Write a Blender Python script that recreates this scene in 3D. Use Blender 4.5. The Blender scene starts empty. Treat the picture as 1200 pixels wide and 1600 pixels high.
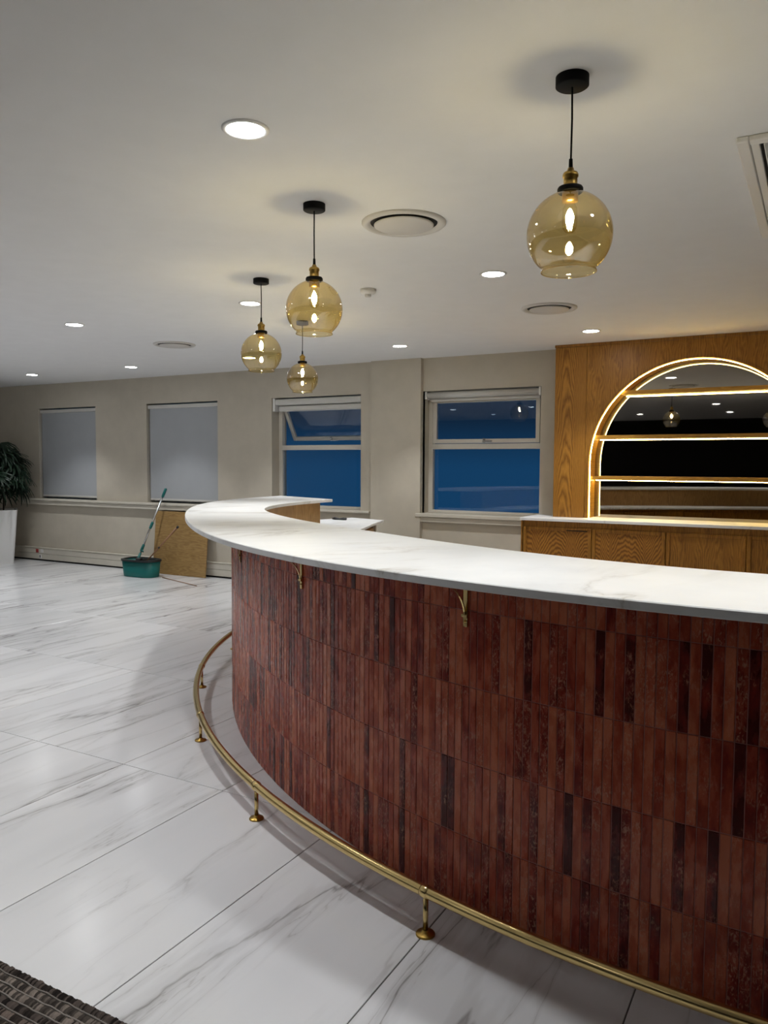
import bpy, math, random
from mathutils import Vector, Matrix
import numpy as np

random.seed(7)
rng = random.Random(11)
S = bpy.context.scene
COL = S.collection
PI = math.pi
rad = math.radians

# ------------------------------------------------------------------ camera, world, exposure
CAM_H, CEIL, WALL_Y = 1.5, 2.678, 7.912
yaw, pitch, roll = rad(29.213), rad(3.487), rad(0.289)
fw = Vector((-math.sin(yaw) * math.cos(pitch), math.cos(yaw) * math.cos(pitch), -math.sin(pitch)))
rt = Vector((math.cos(yaw), math.sin(yaw), 0))
dn = fw.cross(rt)
rt2 = math.cos(roll) * rt - math.sin(roll) * dn
dn2 = math.sin(roll) * rt + math.cos(roll) * dn
camd = bpy.data.cameras.new('camera')
camd.sensor_fit = 'VERTICAL'
camd.sensor_height = 24
camd.lens = 1225 * 24 / 1600
camd.clip_start = 0.02
cam = bpy.data.objects.new('camera', camd)
COL.objects.link(cam)
M = Matrix((rt2, -dn2, -fw)).transposed().to_4x4()
M.translation = Vector((0, 0, CAM_H))
cam.matrix_world = M
S.camera = cam

w = bpy.data.worlds.new('dusk_sky')
S.world = w
w.use_nodes = True
wn = w.node_tree
wn.nodes.clear()
wo = wn.nodes.new('ShaderNodeOutputWorld')
wb = wn.nodes.new('ShaderNodeBackground')
wt = wn.nodes.new('ShaderNodeTexCoord')
ws = wn.nodes.new('ShaderNodeSeparateXYZ')
wr = wn.nodes.new('ShaderNodeValToRGB')
wr.color_ramp.elements[0].position = 0.498
wr.color_ramp.elements[0].color = (0.008, 0.050, 0.125, 1)
wr.color_ramp.elements[1].position = 0.530
wr.color_ramp.elements[1].color = (0.006, 0.018, 0.040, 1)
wm = wn.nodes.new('ShaderNodeMath')
wm.operation = 'MULTIPLY_ADD'
wm.inputs[1].default_value = 0.5
wm.inputs[2].default_value = 0.5
wn.links.new(wt.outputs['Generated'], ws.inputs[0])
wn.links.new(ws.outputs['Z'], wm.inputs[0])
wn.links.new(wm.outputs[0], wr.inputs[0])
wn.links.new(wr.outputs[0], wb.inputs[0])
wn.links.new(wb.outputs[0], wo.inputs[0])
wb.inputs[1].default_value = 1.0

S.view_settings.view_transform = 'Standard'
S.view_settings.look = 'None'
S.view_settings.gamma = 1
S.view_settings.use_curve_mapping = False
S.view_settings.exposure = 0.15
SPOT_W = 66.0          # each recessed downlight
BULB_E = 450.0         # pendant filament
LED_E = 40.0            # back-bar strips
S.cycles.max_bounces = 10
S.cycles.transparent_max_bounces = 24
S.cycles.use_denoising = True
S.cycles.sample_clamp_indirect = 6.0

# ------------------------------------------------------------------ materials
def mat(name, base=(0.8, 0.8, 0.8), rough=0.5, metal=0.0, spec=0.5, **kw):
    m = bpy.data.materials.new(name)
    m.use_nodes = True
    b = m.node_tree.nodes['Principled BSDF']
    b.inputs['Base Color'].default_value = (*base, 1)
    b.inputs['Roughness'].default_value = rough
    b.inputs['Metallic'].default_value = metal
    b.inputs['Specular IOR Level'].default_value = spec
    for k, v in kw.items():
        b.inputs[k].default_value = v
    return m

class NT:
    """small helper to wire shader nodes"""
    def __init__(s, m):
        s.m = m
        s.t = m.node_tree
        s.b = s.t.nodes.get('Principled BSDF')
    def n(s, typ, **kw):
        nd = s.t.nodes.new(typ)
        for k, v in kw.items():
            setattr(nd, k, v)
        return nd
    def l(s, a, b):
        s.t.links.new(a, b)
    def math(s, op, a, b=None, c=None):
        nd = s.n('ShaderNodeMath', operation=op)
        for i, v in enumerate((a, b, c)):
            if v is None:
                continue
            if isinstance(v, (int, float)):
                nd.inputs[i].default_value = v
            else:
                s.l(v, nd.inputs[i])
        return nd.outputs[0]
    def ramp(s, fac, stops):
        nd = s.n('ShaderNodeValToRGB')
        e = nd.color_ramp.elements
        while len(e) > len(stops):
            e.remove(e[-1])
        while len(e) < len(stops):
            e.new(0.5)
        for i, (p, c) in enumerate(stops):
            e[i].position = p
            e[i].color = (*c, 1) if len(c) == 3 else c
        s.l(fac, nd.inputs[0])
        return nd.outputs[0]
    def noise(s, vec, scale=5, detail=3, rough=0.5, dist=0.0):
        nd = s.n('ShaderNodeTexNoise')
        nd.inputs['Scale'].default_value = scale
        nd.inputs['Detail'].default_value = detail
        nd.inputs['Roughness'].default_value = rough
        nd.inputs['Distortion'].default_value = dist
        if vec is not None:
            s.l(vec, nd.inputs['Vector'])
        return nd.outputs['Fac']
    def mapping(s, vec, scale=(1, 1, 1), rot=(0, 0, 0), loc=(0, 0, 0)):
        nd = s.n('ShaderNodeMapping')
        nd.inputs['Scale'].default_value = scale
        nd.inputs['Rotation'].default_value = rot
        nd.inputs['Location'].default_value = loc
        s.l(vec, nd.inputs['Vector'])
        return nd.outputs[0]
    def mix(s, fac, a, b, mode='MIX'):
        nd = s.n('ShaderNodeMix', data_type='RGBA', blend_type=mode)
        for v, i in ((fac, 0), (a, 6), (b, 7)):
            if isinstance(v, (int, float)):
                nd.inputs[i].default_value = v
            elif isinstance(v, tuple):
                nd.inputs[i].default_value = (*v, 1)
            else:
                s.l(v, nd.inputs[i])
        return nd.outputs[2]
    def pos(s):
        return s.n('ShaderNodeNewGeometry').outputs['Position']
    def bump(s, h, strength=0.2, dist=0.01):
        nd = s.n('ShaderNodeBump')
        nd.inputs['Strength'].default_value = strength
        nd.inputs['Distance'].default_value = dist
        s.l(h, nd.inputs['Height'])
        s.l(nd.outputs[0], s.b.inputs['Normal'])

def paint(name, base, rough=0.7, amt=0.04, spec=0.3):
    m = mat(name, base, rough, spec=spec)
    t = NT(m)
    f = t.noise(t.pos(), 6, 4)
    lo = tuple(c * (1 - amt) for c in base)
    hi = tuple(min(1, c * (1 + amt)) for c in base)
    t.l(t.ramp(f, [(0.3, lo), (0.7, hi)]), t.b.inputs['Base Color'])
    g = t.noise(t.pos(), 140, 2)
    t.bump(g, 0.06, 0.002)
    return m

def marble_floor():
    m = mat('marble_floor_tile', (0.75, 0.75, 0.76), 0.2, spec=0.5)
    t = NT(m)
    p = t.pos()
    rnd = t.n('ShaderNodeObjectInfo').outputs['Random']
    comb = t.n('ShaderNodeCombineXYZ')
    t.l(t.math('MULTIPLY', rnd, 37.0), comb.inputs[0])
    t.l(t.math('MULTIPLY', rnd, 91.0), comb.inputs[1])
    add = t.n('ShaderNodeVectorMath', operation='ADD')
    t.l(p, add.inputs[0])
    t.l(comb.outputs[0], add.inputs[1])
    v = t.mapping(add.outputs[0], (1.0, 0.17, 1), (0, 0, rad(-7)))
    wob = t.noise(v, 2.2, 5, 0.6)
    # ridged noise gives thin running veins
    n1 = t.noise(v, 1.9, 6, 0.5, 0.25)
    r1 = t.math('ABSOLUTE', t.math('SUBTRACT', n1, 0.5))
    vein1 = t.ramp(r1, [(0.0, (1, 1, 1)), (0.0035, (0.6, 0.6, 0.6)), (0.007, (0.26, 0.26, 0.26)), (0.022, (0.16, 0.16, 0.16)), (0.032, (0, 0, 0))])
    v2 = t.mapping(add.outputs[0], (1.25, 0.15, 1), (0, 0, rad(-12)), (3.1, 7.7, 0))
    n2 = t.noise(v2, 3.0, 6, 0.55, 0.2)
    r2 = t.math('ABSOLUTE', t.math('SUBTRACT', n2, 0.53))
    vein2 = t.ramp(r2, [(0.0, (0.6, 0.6, 0.6)), (0.004, (0.2, 0.2, 0.2)), (0.03, (0.08, 0.08, 0.08)), (0.045, (0, 0, 0))])
    gate = t.ramp(wob, [(0.40, (0.12, 0.12, 0.12)), (0.60, (1, 1, 1))])
    veins = t.math('MULTIPLY', t.math('ADD', vein1, vein2), gate)
    cloud = t.ramp(t.noise(v, 1.6, 4), [(0.3, (0.66, 0.665, 0.68)), (0.7, (0.80, 0.80, 0.81))])
    col = t.mix(t.math('MULTIPLY', veins, 0.95), cloud, (0.30, 0.29, 0.285))
    t.l(col, t.b.inputs['Base Color'])
    return m

def marble_top():
    m = mat('white_veined_stone', (0.82, 0.82, 0.82), 0.45, spec=0.22)
    t = NT(m)
    p = t.mapping(t.pos(), (1, 1, 1), (0, 0, rad(35)))
    n1 = t.noise(t.mapping(p, (1.0, 0.45, 1)), 1.7, 6, 0.6, 0.8)
    r1 = t.math('ABSOLUTE', t.math('SUBTRACT', n1, 0.52))
    vein = t.ramp(r1, [(0.0, (1, 1, 1)), (0.010, (0.4, 0.4, 0.4)), (0.05, (0, 0, 0))])
    gate = t.ramp(t.noise(p, 1.3, 2), [(0.42, (0.05, 0.05, 0.05)), (0.62, (1, 1, 1))])
    f = t.math('MULTIPLY', t.math('MULTIPLY', vein, gate), 0.8)
    cloud = t.ramp(t.noise(p, 3, 4), [(0.3, (0.78, 0.79, 0.80)), (0.7, (0.87, 0.875, 0.875))])
    t.l(t.mix(f, cloud, (0.38, 0.35, 0.30)), t.b.inputs['Base Color'])
    return m

def wood(name, figure='straight', dark=(0.21, 0.085, 0.009), light=(0.45, 0.205, 0.030), cx=0.0, period=0.7, arch=400.0, rise=40.0,
         rough=0.42, axis='X', freq=1.0):
    """oak veneer; 'straight' is quarter grain, 'flame' the cathedral figure of a flat-cut leaf"""
    m = mat(name, light, rough, spec=0.4)
    t = NT(m)
    sep = t.n('ShaderNodeSeparateXYZ')
    t.l(t.pos(), sep.inputs[0])
    if axis == 'X':
        u, z = sep.outputs['X'], sep.outputs['Z']
    elif axis == 'H':          # grain running sideways
        u, z = sep.outputs['Z'], sep.outputs['X']
    else:                      # around a curved face
        xx = t.math('MULTIPLY', sep.outputs['X'], 0.7)
        u = t.math('ADD', xx, t.math('MULTIPLY', sep.outputs['Y'], -0.7))
        z = sep.outputs['Z']
    ul = t.math('SUBTRACT', t.math('PINGPONG', t.math('ADD', t.math('SUBTRACT', u, cx), 10 * period), period / 2), 0.0)
    comb = t.n('ShaderNodeCombineXYZ')
    t.l(u, comb.inputs[0])
    t.l(t.math('MULTIPLY', z, 0.09), comb.inputs[2])
    fine = t.noise(comb.outputs[0], 170 * freq, 3, 0.6)
    comb2 = t.n('ShaderNodeCombineXYZ')
    t.l(u, comb2.inputs[0])
    t.l(t.math('MULTIPLY', z, 0.22), comb2.inputs[2])
    broad = t.noise(comb2.outputs[0], 9, 3, 0.5)
    if figure == 'flame':
        q = t.math('MULTIPLY', t.math('MULTIPLY', ul, ul), arch)
        ph = t.math('ADD', q, t.math('MULTIPLY', z, rise))
        ph = t.math('ADD', ph, t.math('MULTIPLY', broad, 5.0))
    else:
        ph = t.math('ADD', t.math('MULTIPLY', u, 45.0 * freq), t.math('MULTIPLY', broad, 9.0))
    band = t.math('ABSOLUTE', t.math('SUBTRACT', t.math('FRACT', ph), 0.5))
    band = t.math('MULTIPLY', band, 2.0)
    kb = 0.48 if figure == 'flame' else 0.30
    f = t.math('ADD', t.math('MULTIPLY', band, kb), t.math('ADD', t.math('MULTIPLY', fine, 0.45), t.math('MULTIPLY', broad, 0.65 - kb)))
    mid = tuple((a + b) / 2 for a, b in zip(dark, light))
    t.l(t.ramp(f, [(0.32, dark), (0.55, mid), (0.78, light)]), t.b.inputs['Base Color'])
    t.bump(fine, 0.08, 0.002)
    return m

def glazed_tile():
    m = mat('glazed_oxblood_tile', (0.2, 0.04, 0.02), 0.22, spec=0.28)
    t = NT(m)
    at = t.n('ShaderNodeAttribute', attribute_name='tint')
    sep = t.n('ShaderNodeSeparateColor')
    t.l(at.outputs['Color'], sep.inputs[0])
    r, g = sep.outputs[0], sep.outputs[1]
    p = t.pos()
    mott = t.noise(t.mapping(p, (1, 1, 0.35)), 26, 4, 0.6)
    base = t.ramp(t.math('ADD', r, t.math('MULTIPLY', t.math('SUBTRACT', mott, 0.5), 1.5)),
                  [(0.0, (0.065, 0.003, 0.002)), (0.25, (0.18, 0.013, 0.007)), (0.55, (0.34, 0.054, 0.024)), (0.95, (0.50, 0.140, 0.066))])
    # pale crawled patches in the glaze
    crk = t.noise(t.mapping(p, (1, 1, 0.5)), 120, 5, 0.65, 1.2)
    patch = t.noise(p, 14, 3, 0.5)
    fac = t.math('MULTIPLY', t.ramp(crk, [(0.52, (0, 0, 0)), (0.60, (1, 1, 1))]),
                 t.ramp(t.math('ADD', patch, t.math('MULTIPLY', g, 0.25)), [(0.53, (0, 0, 0)), (0.67, (1, 1, 1))]))
    t.l(t.mix(t.math('MULTIPLY', fac, 0.75), base, (0.50, 0.23, 0.15)), t.b.inputs['Base Color'])
    t.l(t.math('ADD', 0.16, t.math('MULTIPLY', mott, 0.22)), t.b.inputs['Roughness'])
    t.bump(t.math('ADD', t.noise(t.mapping(p, (1, 1, 0.3)), 45, 3), t.math('MULTIPLY', crk, 0.3)), 0.25, 0.004)
    return m

def glass(name, tint, gloss=0.05, rough=0.0, ior=1.5):
    """thin clear sheet: a tinted see-through layer under a Fresnel reflection"""
    m = bpy.data.materials.new(name)
    m.use_nodes = True
    t = NT(m)
    t.t.nodes.clear()
    out = t.n('ShaderNodeOutputMaterial')
    tr = t.n('ShaderNodeBsdfTransparent')
    tr.inputs[0].default_value = (*tint, 1)
    gl = t.n('ShaderNodeBsdfGlossy')
    gl.inputs['Roughness'].default_value = rough
    fc = t.n('ShaderNodeLayerWeight').outputs['Facing']
    f0 = ((ior - 1) / (ior + 1)) ** 2 + gloss
    fr = t.math('MULTIPLY_ADD', t.math('POWER', fc, 5.0), 1.0 - f0, f0)
    deep = tuple(c ** 2.2 for c in tint)
    t.l(t.mix(t.math('POWER', fc, 3.0), tint, deep), tr.inputs[0])
    mx = t.n('ShaderNodeMixShader')
    t.l(t.math('MINIMUM', fr, 1.0), mx.inputs[0])
    t.l(tr.outputs[0], mx.inputs[1])
    t.l(gl.outputs[0], mx.inputs[2])
    t.l(mx.outputs[0], out.inputs[0])
    return m

def emit(name, color, strength):
    m = mat(name, (0.8, 0.8, 0.8), 0.5)
    b = m.node_tree.nodes['Principled BSDF']
    b.inputs['Emission Color'].default_value = (*color, 1)
    b.inputs['Emission Strength'].default_value = strength
    return m

def brass(name, base=(0.70, 0.50, 0.16), rough=0.2):
    m = mat(name, base, rough, metal=1.0)
    t = NT(m)
    f = t.noise(t.pos(), 30, 4)
    t.l(t.math('ADD', rough - 0.05, t.math('MULTIPLY', f, 0.12)), t.b.inputs['Roughness'])
    return m

MAT = dict(
    wall=paint('greige_wall_paint', (0.50, 0.455, 0.375)),
    ceil=paint('white_ceiling_paint', (0.75, 0.75, 0.75), 0.85, 0.015),
    trim=paint('greige_trim_paint', (0.56, 0.525, 0.45), 0.45),
    floor=marble_floor(),
    grout=mat('dark_floor_grout', (0.10, 0.095, 0.09), 0.9),
    dark=paint('dark_far_wall', (0.010, 0.008, 0.007), 0.75),
    stone=marble_top(),
    tile=glazed_tile(),
    tgrout=paint('mauve_tile_grout', (0.34, 0.14, 0.12), 0.85),
    brass=brass('polished_brass', (0.68, 0.51, 0.22)),
    abrass=brass('aged_brass', (0.42, 0.27, 0.07), 0.32),
    black=mat('black_metal', (0.0025, 0.0025, 0.0025), 0.6, spec=0.15),
    amber=glass('amber_glass', (0.93, 0.81, 0.50), 0.15, 0.0, 1.5),
    bulb=glass('bulb_glass', (0.98, 0.94, 0.80), 0.0, 0.0, 1.3),
    filament=emit('glowing_filament', (1.0, 0.98, 0.95), BULB_E),
    lens=emit('downlight_diffuser', (0.97, 0.985, 1.0), 48.0),
    white=mat('white_plastic', (0.72, 0.71, 0.69), 0.4),
    offw=mat('painted_steel_vent', (0.56, 0.54, 0.51), 0.5),
    vdark=mat('vent_cavity', (0.012, 0.011, 0.010), 0.8),
    alu=mat('greige_window_frame', (0.60, 0.57, 0.51), 0.4),
    pane=glass('window_glass', (0.9, 0.93, 0.95), 0.0, 0.0, 1.5),
    blind=paint('grey_blind_fabric', (0.36, 0.375, 0.39), 0.85, 0.02),
    bar=mat('blind_rail', (0.55, 0.54, 0.51), 0.45),
    shadow=mat('black_gap', (0.01, 0.01, 0.01), 0.9),
    oak=wood('oak_veneer'),
    shelf=wood('oak_shelf', axis='H', dark=(0.32, 0.155, 0.020), light=(0.52, 0.28, 0.045)),
    oak_flame=wood('oak_flame_veneer', 'flame', cx=-2.23, period=0.60, arch=380.0, rise=5.0),
    oak_door=wood('oak_door_flame', 'flame', dark=(0.15, 0.055, 0.006), light=(0.42, 0.185, 0.028), cx=-2.24, period=0.34, arch=190.0, rise=22.0),
    oak_plain=wood('oak_door_plain', 'straight', dark=(0.17, 0.068, 0.008), light=(0.40, 0.18, 0.026)),
    oak_inner=wood('oak_inner_face', 'straight', dark=(0.24, 0.125, 0.040), light=(0.44, 0.26, 0.10), axis='C'),
    oak_board=wood('oak_loose_board', 'straight', dark=(0.25, 0.145, 0.050), light=(0.40, 0.255, 0.10), axis='H', freq=0.5),
    led=emit('warm_led_strip', (1.0, 0.74, 0.22), LED_E),
    mirror=mat('smoked_mirror', (0.30, 0.275, 0.245), 0.015, metal=1.0),
    teal=mat('teal_plastic', (0.004, 0.135, 0.125), 0.4),
    grim=mat('dark_bucket_rim', (0.018, 0.022, 0.024), 0.5),
    steel=mat('mop_steel', (0.55, 0.55, 0.55), 0.25, metal=1.0),
    stick=mat('brown_stick', (0.27, 0.14, 0.07), 0.5),
    leaf=mat('dark_palm_leaf', (0.009, 0.022, 0.012), 0.4, spec=0.3),
    stem=mat('palm_stem', (0.035, 0.035, 0.018), 0.7),
    soil=mat('soil', (0.012, 0.010, 0.008), 0.95),
    pot=mat('white_planter', (0.74, 0.74, 0.73), 0.35),
    red=mat('red_switch', (0.30, 0.03, 0.025), 0.4),
    blackp=mat('black_plastic', (0.008, 0.008, 0.009), 0.35),
)

# ------------------------------------------------------------------ mesh helpers
class MB:
    def __init__(s):
        s.v, s.f, s.sm = [], [], []
    def add(s, vs, fs, smooth=False):
        o = len(s.v)
        s.v += [tuple(v) for v in vs]
        s.f += [tuple(i + o for i in f) for f in fs]
        s.sm += [smooth] * len(fs)
        return s
    def box(s, x0, x1, y0, y1, z0, z1, c=0.0):
        if c <= 0:
            vs = [(x, y, z) for z in (z0, z1) for y in (y0, y1) for x in (x0, x1)]
            return s.add(vs, [(0, 2, 3, 1), (4, 5, 7, 6), (0, 1, 5, 4), (2, 6, 7, 3), (0, 4, 6, 2), (1, 3, 7, 5)])
        # chamfered box: three inset quads per corner
        vs, idx = [], {}
        X, Y, Z = (x0, x1), (y0, y1), (z0, z1)
        for i in (0, 1):
            for j in (0, 1):
                for k in (0, 1):
                    sx, sy, sz = (1 - 2 * i) * c, (1 - 2 * j) * c, (1 - 2 * k) * c
                    for a, d in enumerate(((0, sy, sz), (sx, 0, sz), (sx, sy, 0))):
                        idx[i, j, k, a] = len(vs)
                        vs.append((X[i] + d[0], Y[j] + d[1], Z[k] + d[2]))
        q = lambda *t: [idx[u] for u in t]
        fs = []
        for i in (0, 1):
            fs.append(q((i, 0, 0, 0), (i, 1, 0, 0), (i, 1, 1, 0), (i, 0, 1, 0))[::(1 if i else -1)])
            fs.append(q((0, i, 0, 1), (0, i, 1, 1), (1, i, 1, 1), (1, i, 0, 1))[::(1 if i else -1)])
            fs.append(q((0, 0, i, 2), (1, 0, i, 2), (1, 1, i, 2), (0, 1, i, 2))[::(1 if i else -1)])
        for i in (0, 1):
            for j in (0, 1):
                a = q((i, j, 0, 0), (i, j, 1, 0), (i, j, 1, 1), (i, j, 0, 1))
                fs.append(a if (i == j) else a[::-1])
                a = q((i, 0, j, 0), (i, 1, j, 0), (i, 1, j, 2), (i, 0, j, 2))
                fs.append(a[::-1] if (i == j) else a)
                a = q((0, i, j, 1), (1, i, j, 1), (1, i, j, 2), (0, i, j, 2))
                fs.append(a if (i == j) else a[::-1])
                for k in (0, 1):
                    a = q((i, j, k, 0), (i, j, k, 1), (i, j, k, 2))
                    fs.append(a[::-1] if (i + j + k) % 2 else a)
        return s.add(vs, fs)
    def lathe(s, prof, c=(0, 0, 0), n=40, smooth=True, sx=1.0, sy=1.0):
        vs, fs = [], []
        for r, z in prof:
            for k in range(n):
                a = 2 * PI * k / n
                vs.append((c[0] + sx * r * math.cos(a), c[1] + sy * r * math.sin(a), c[2] + z))
        for j in range(len(prof) - 1):
            for k in range(n):
                k2 = (k + 1) % n
                fs.append((j * n + k, j * n + k2, (j + 1) * n + k2, (j + 1) * n + k))
        return s.add(vs, fs, smooth)
    def tube(s, pts, r, n=12, caps=True, smooth=True, flat=None):
        """round tube through pts; r number or list; flat=(a,b) squashes the section"""
        P = [Vector(p) for p in pts]
        R = r if isinstance(r, (list, tuple)) else [r] * len(P)
        vs, fs = [], []
        up = None
        for i, p in enumerate(P):
            d = (P[min(i + 1, len(P) - 1)] - P[max(i - 1, 0)]).normalized()
            if up is None:
                ref = Vector((0, 0, 1)) if abs(d.z) < 0.9 else Vector((1, 0, 0))
                up = (ref - d * ref.dot(d)).normalized()
            else:
                up = (up - d * up.dot(d)).normalized()
            sd = d.cross(up)
            for k in range(n):
                a = 2 * PI * k / n
                ca, sa = math.cos(a), math.sin(a)
                if flat:
                    ca *= flat[0]
                    sa *= flat[1]
                vs.append(p + (up * ca + sd * sa) * R[i])
        for i in range(len(P) - 1):
            for k in range(n):
                k2 = (k + 1) % n
                fs.append((i * n + k, (i + 1) * n + k, (i + 1) * n + k2, i * n + k2))
        s.add(vs, fs, smooth)
        if caps:
            o = len(s.v) - len(vs)
            s.f.append(tuple(o + k for k in range(n)))
            s.f.append(tuple(o + (len(P) - 1) * n + k for k in reversed(range(n))))
            s.sm += [False, False]
        return s
    def sweep(s, rings, closed_section=True, caps=True, smooth=False):
        n = len(rings[0])
        vs = [p for r_ in rings for p in r_]
        fs = []
        for i in range(len(rings) - 1):
            for k in range(n if closed_section else n - 1):
                k2 = (k + 1) % n
                fs.append((i * n + k, i * n + k2, (i + 1) * n + k2, (i + 1) * n + k))
        if caps and closed_section:
            fs.append(tuple(reversed(range(n))))
            fs.append(tuple((len(rings) - 1) * n + k for k in range(n)))
        return s.add(vs, fs, smooth)
    def xform(s, mtx):
        s.v = [tuple(mtx @ Vector(v)) for v in s.v]
        return s
    def mesh(s, name, m=None, weld=False):
        me = bpy.data.meshes.new(name)
        me.from_pydata(s.v, [], s.f)
        me.polygons.foreach_set('use_smooth', s.sm)
        if m:
            me.materials.append(m)
        me.update()
        return me

def fix_normals(me):
    import bmesh
    b = bmesh.new()
    b.from_mesh(me)
    bmesh.ops.recalc_face_normals(b, faces=b.faces)
    b.to_mesh(me)
    b.free()

WM = {}
def link(o, parent=None, local=False, world=None):
    COL.objects.link(o)
    WM[o.name] = world if world is not None else Matrix()
    if parent is not None:
        o.parent = parent
        if not local:
            o.matrix_parent_inverse = WM[parent.name].inverted()
        else:
            WM[o.name] = WM[parent.name].copy()
    return o

def obj(name, mb, m=None, parent=None, local=False, normals=True):
    me = mb if isinstance(mb, bpy.types.Mesh) else mb.mesh(name, m)
    if normals and not isinstance(mb, bpy.types.Mesh):
        fix_normals(me)
    return link(bpy.data.objects.new(name, me), parent, local)

def tag(o, label=None, cat=None, group=None, kind=None):
    for k, v in (('label', label), ('category', cat), ('group', group), ('kind', kind)):
        if v:
            o[k] = v
    return o

def thing(name, label, cat, loc=(0, 0, 0), group=None, rotz=0.0):
    o = bpy.data.objects.new(name, None)
    o.empty_display_size = 0.1
    o.location = loc
    o.rotation_euler = (0, 0, rotz)
    link(o, world=Matrix.Translation(loc) @ Matrix.Rotation(rotz, 4, 'Z'))
    return tag(o, label, cat, group)

def kids(o):
    return [c for c in COL.objects if c.parent is o]

def dup(root, loc, label, rotz=None):
    def cp(o, par):
        c = o.copy()
        COL.objects.link(c)
        if par is not None:
            c.parent = par
        WM[c.name] = WM[o.name]
        for ch in kids(o):
            cp(ch, c)
        return c
    r = cp(root, None)
    r.location = loc
    if rotz is not None:
        r.rotation_euler.z = rotz
    r['label'] = label
    return r

def structure(o):
    o['kind'] = 'structure'
    return o

# ------------------------------------------------------------------ room shell
XL, XR, YB = -13.2, 4.2, -5.6
structure(obj('ceiling', MB().box(XL, XR, YB, WALL_Y + 0.3, CEIL, CEIL + 0.12), MAT['ceil']))

# floor: grout bed + porcelain marble tiles, 0.645 x 1.28 stack bond
TW, TL, TG = 0.645, 1.29, 0.004
floor = structure(obj('floor', MB().box(XL, XR, YB, WALL_Y + 0.3, -0.10, -0.003), MAT['grout']))
tile_me = MB().box(TG / 2, TW - TG / 2, TG / 2, TL - TG / 2, -0.012, 0.0, 0.0012).mesh('tile', MAT['floor'])
fix_normals(tile_me)
cols = range(math.floor((XL + 1.71) / TW) + 1, math.floor((XR + 1.71) / TW))
rows = range(math.floor((YB - 2.71) / TL) + 1, 5)
rest = MB()
for i in cols:
    for j in rows:
        x, y = -1.71 + TW * i, 2.71 + TL * j
        if x < 0.3 and y > -0.1:
            if y + TL > WALL_Y + 0.25:
                continue
            o = bpy.data.objects.new('tile', tile_me)
            o.location = (x, y, 0)
            link(o, floor)
        else:
            rest.box(x + TG / 2, x + TW - TG / 2, y + TG / 2, y + TL - TG / 2, -0.012, 0.0)
tag(obj('outlying_tiles', rest, MAT['floor'], floor), kind='stuff')

# back wall with four window openings and the pier between the two on the right
W1, W2, W3, W4 = (-10.465, -9.215), (-8.2, -6.92), (-6.04, -4.74), (-3.93, -2.57)
Z0, Z1, WT = 0.955, 2.315, 8.22
bw = MB()
edges = [XL, *W1, *W2, *W3, *W4, XR]
for k in range(0, len(edges), 2):
    bw.box(edges[k], edges[k + 1], WALL_Y, WT, 0, CEIL)
for a, b in (W1, W2, W3, W4):
    bw.box(a, b, WALL_Y, WT, 0, Z0)
    bw.box(a, b, WALL_Y, WT, Z1, CEIL)
bw.box(-4.57, W4[0], 7.85, WALL_Y + 0.05, 0, CEIL)       # shallow pier
structure(obj('wall_back', bw, MAT['wall']))
structure(obj('wall_left', MB().box(XL - 0.15, XL, YB, WT, 0, CEIL), MAT['wall']))
structure(obj('wall_right', MB().box(XR, XR + 0.15, YB, WT, 0, CEIL), MAT['wall']))
structure(obj('wall_front', MB().box(XL - 0.15, XR + 0.15, YB - 0.15, YB, 0, CEIL), MAT['dark']))

# two-compartment trunking that runs along the foot of the back wall
def trunk(x0, x1):
    m = MB()
    m.box(x0, x1, 7.865, WALL_Y, 0.022, 0.104, 0.003)
    m.box(x0, x1, 7.865, WALL_Y, 0.108, 0.188, 0.003)
    m.box(x0, x1, 7.858, WALL_Y, 0.190, 0.203, 0.003)
    return m
bb = structure(obj('baseboard_back', trunk(XL, -4.60), MAT['trim']))
obj('shadow_gap', MB().box(XL, -4.60, 7.885, WALL_Y, 0.0, 0.022), MAT['shadow'], bb)  # black strip stands in for the shade under the trunking
tag(obj('socket_plate', MB().box(-10.53, -10.47, 7.860, 7.868, 0.118, 0.176, 0.002).box(-10.515, -10.485, 7.857, 7.861, 0.130, 0.165), MAT['red'], bb), 'small red switch plate')
tag(obj('socket_plate', MB().box(-10.42, -10.36, 7.860, 7.868, 0.122, 0.176, 0.002).box(-10.38, -10.365, 7.857, 7.861, 0.135, 0.160), MAT['white'], bb), 'small white switch plate')
sp = obj('socket_plate', MB().box(-10.46, -10.40, 7.860, 7.868, 0.034, 0.096, 0.002), MAT['white'], bb)
obj('socket_slot', MB().box(-10.44, -10.42, 7.858, 7.861, 0.044, 0.086), MAT['blackp'], sp)

# window sills
structure(obj('trim_1', MB().box(-10.85, -6.55, 7.845, WALL_Y, 0.862, 0.920, 0.004)
              .box(-10.87, -6.53, 7.825, WALL_Y, 0.922, 0.952, 0.005), MAT['trim']))
structure(obj('trim_2', MB().box(-6.14, -4.60, 7.862, 8.08, 0.925, 0.953, 0.004), MAT['trim']))
structure(obj('trim_3', MB().box(-3.97, -2.45, 7.862, WALL_Y, 0.858, 0.912, 0.004)
              .box(-3.985, -2.45, 7.838, 8.08, 0.914, 0.953, 0.005), MAT['trim']))

# ------------------------------------------------------------------ windows
def ring(x0, x1, z0, z1, y0, y1, t, tb=None):
    tb = tb or t
    m = MB()
    m.box(x0, x0 + t, y0, y1, z0, z1, 0.003)
    m.box(x1 - t, x1, y0, y1, z0, z1, 0.003)
    m.box(x0 + t, x1 - t, y0, y1, z0, z0 + tb, 0.003)
    m.box(x0 + t, x1 - t, y0, y1, z1 - t, z1, 0.003)
    return m

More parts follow.
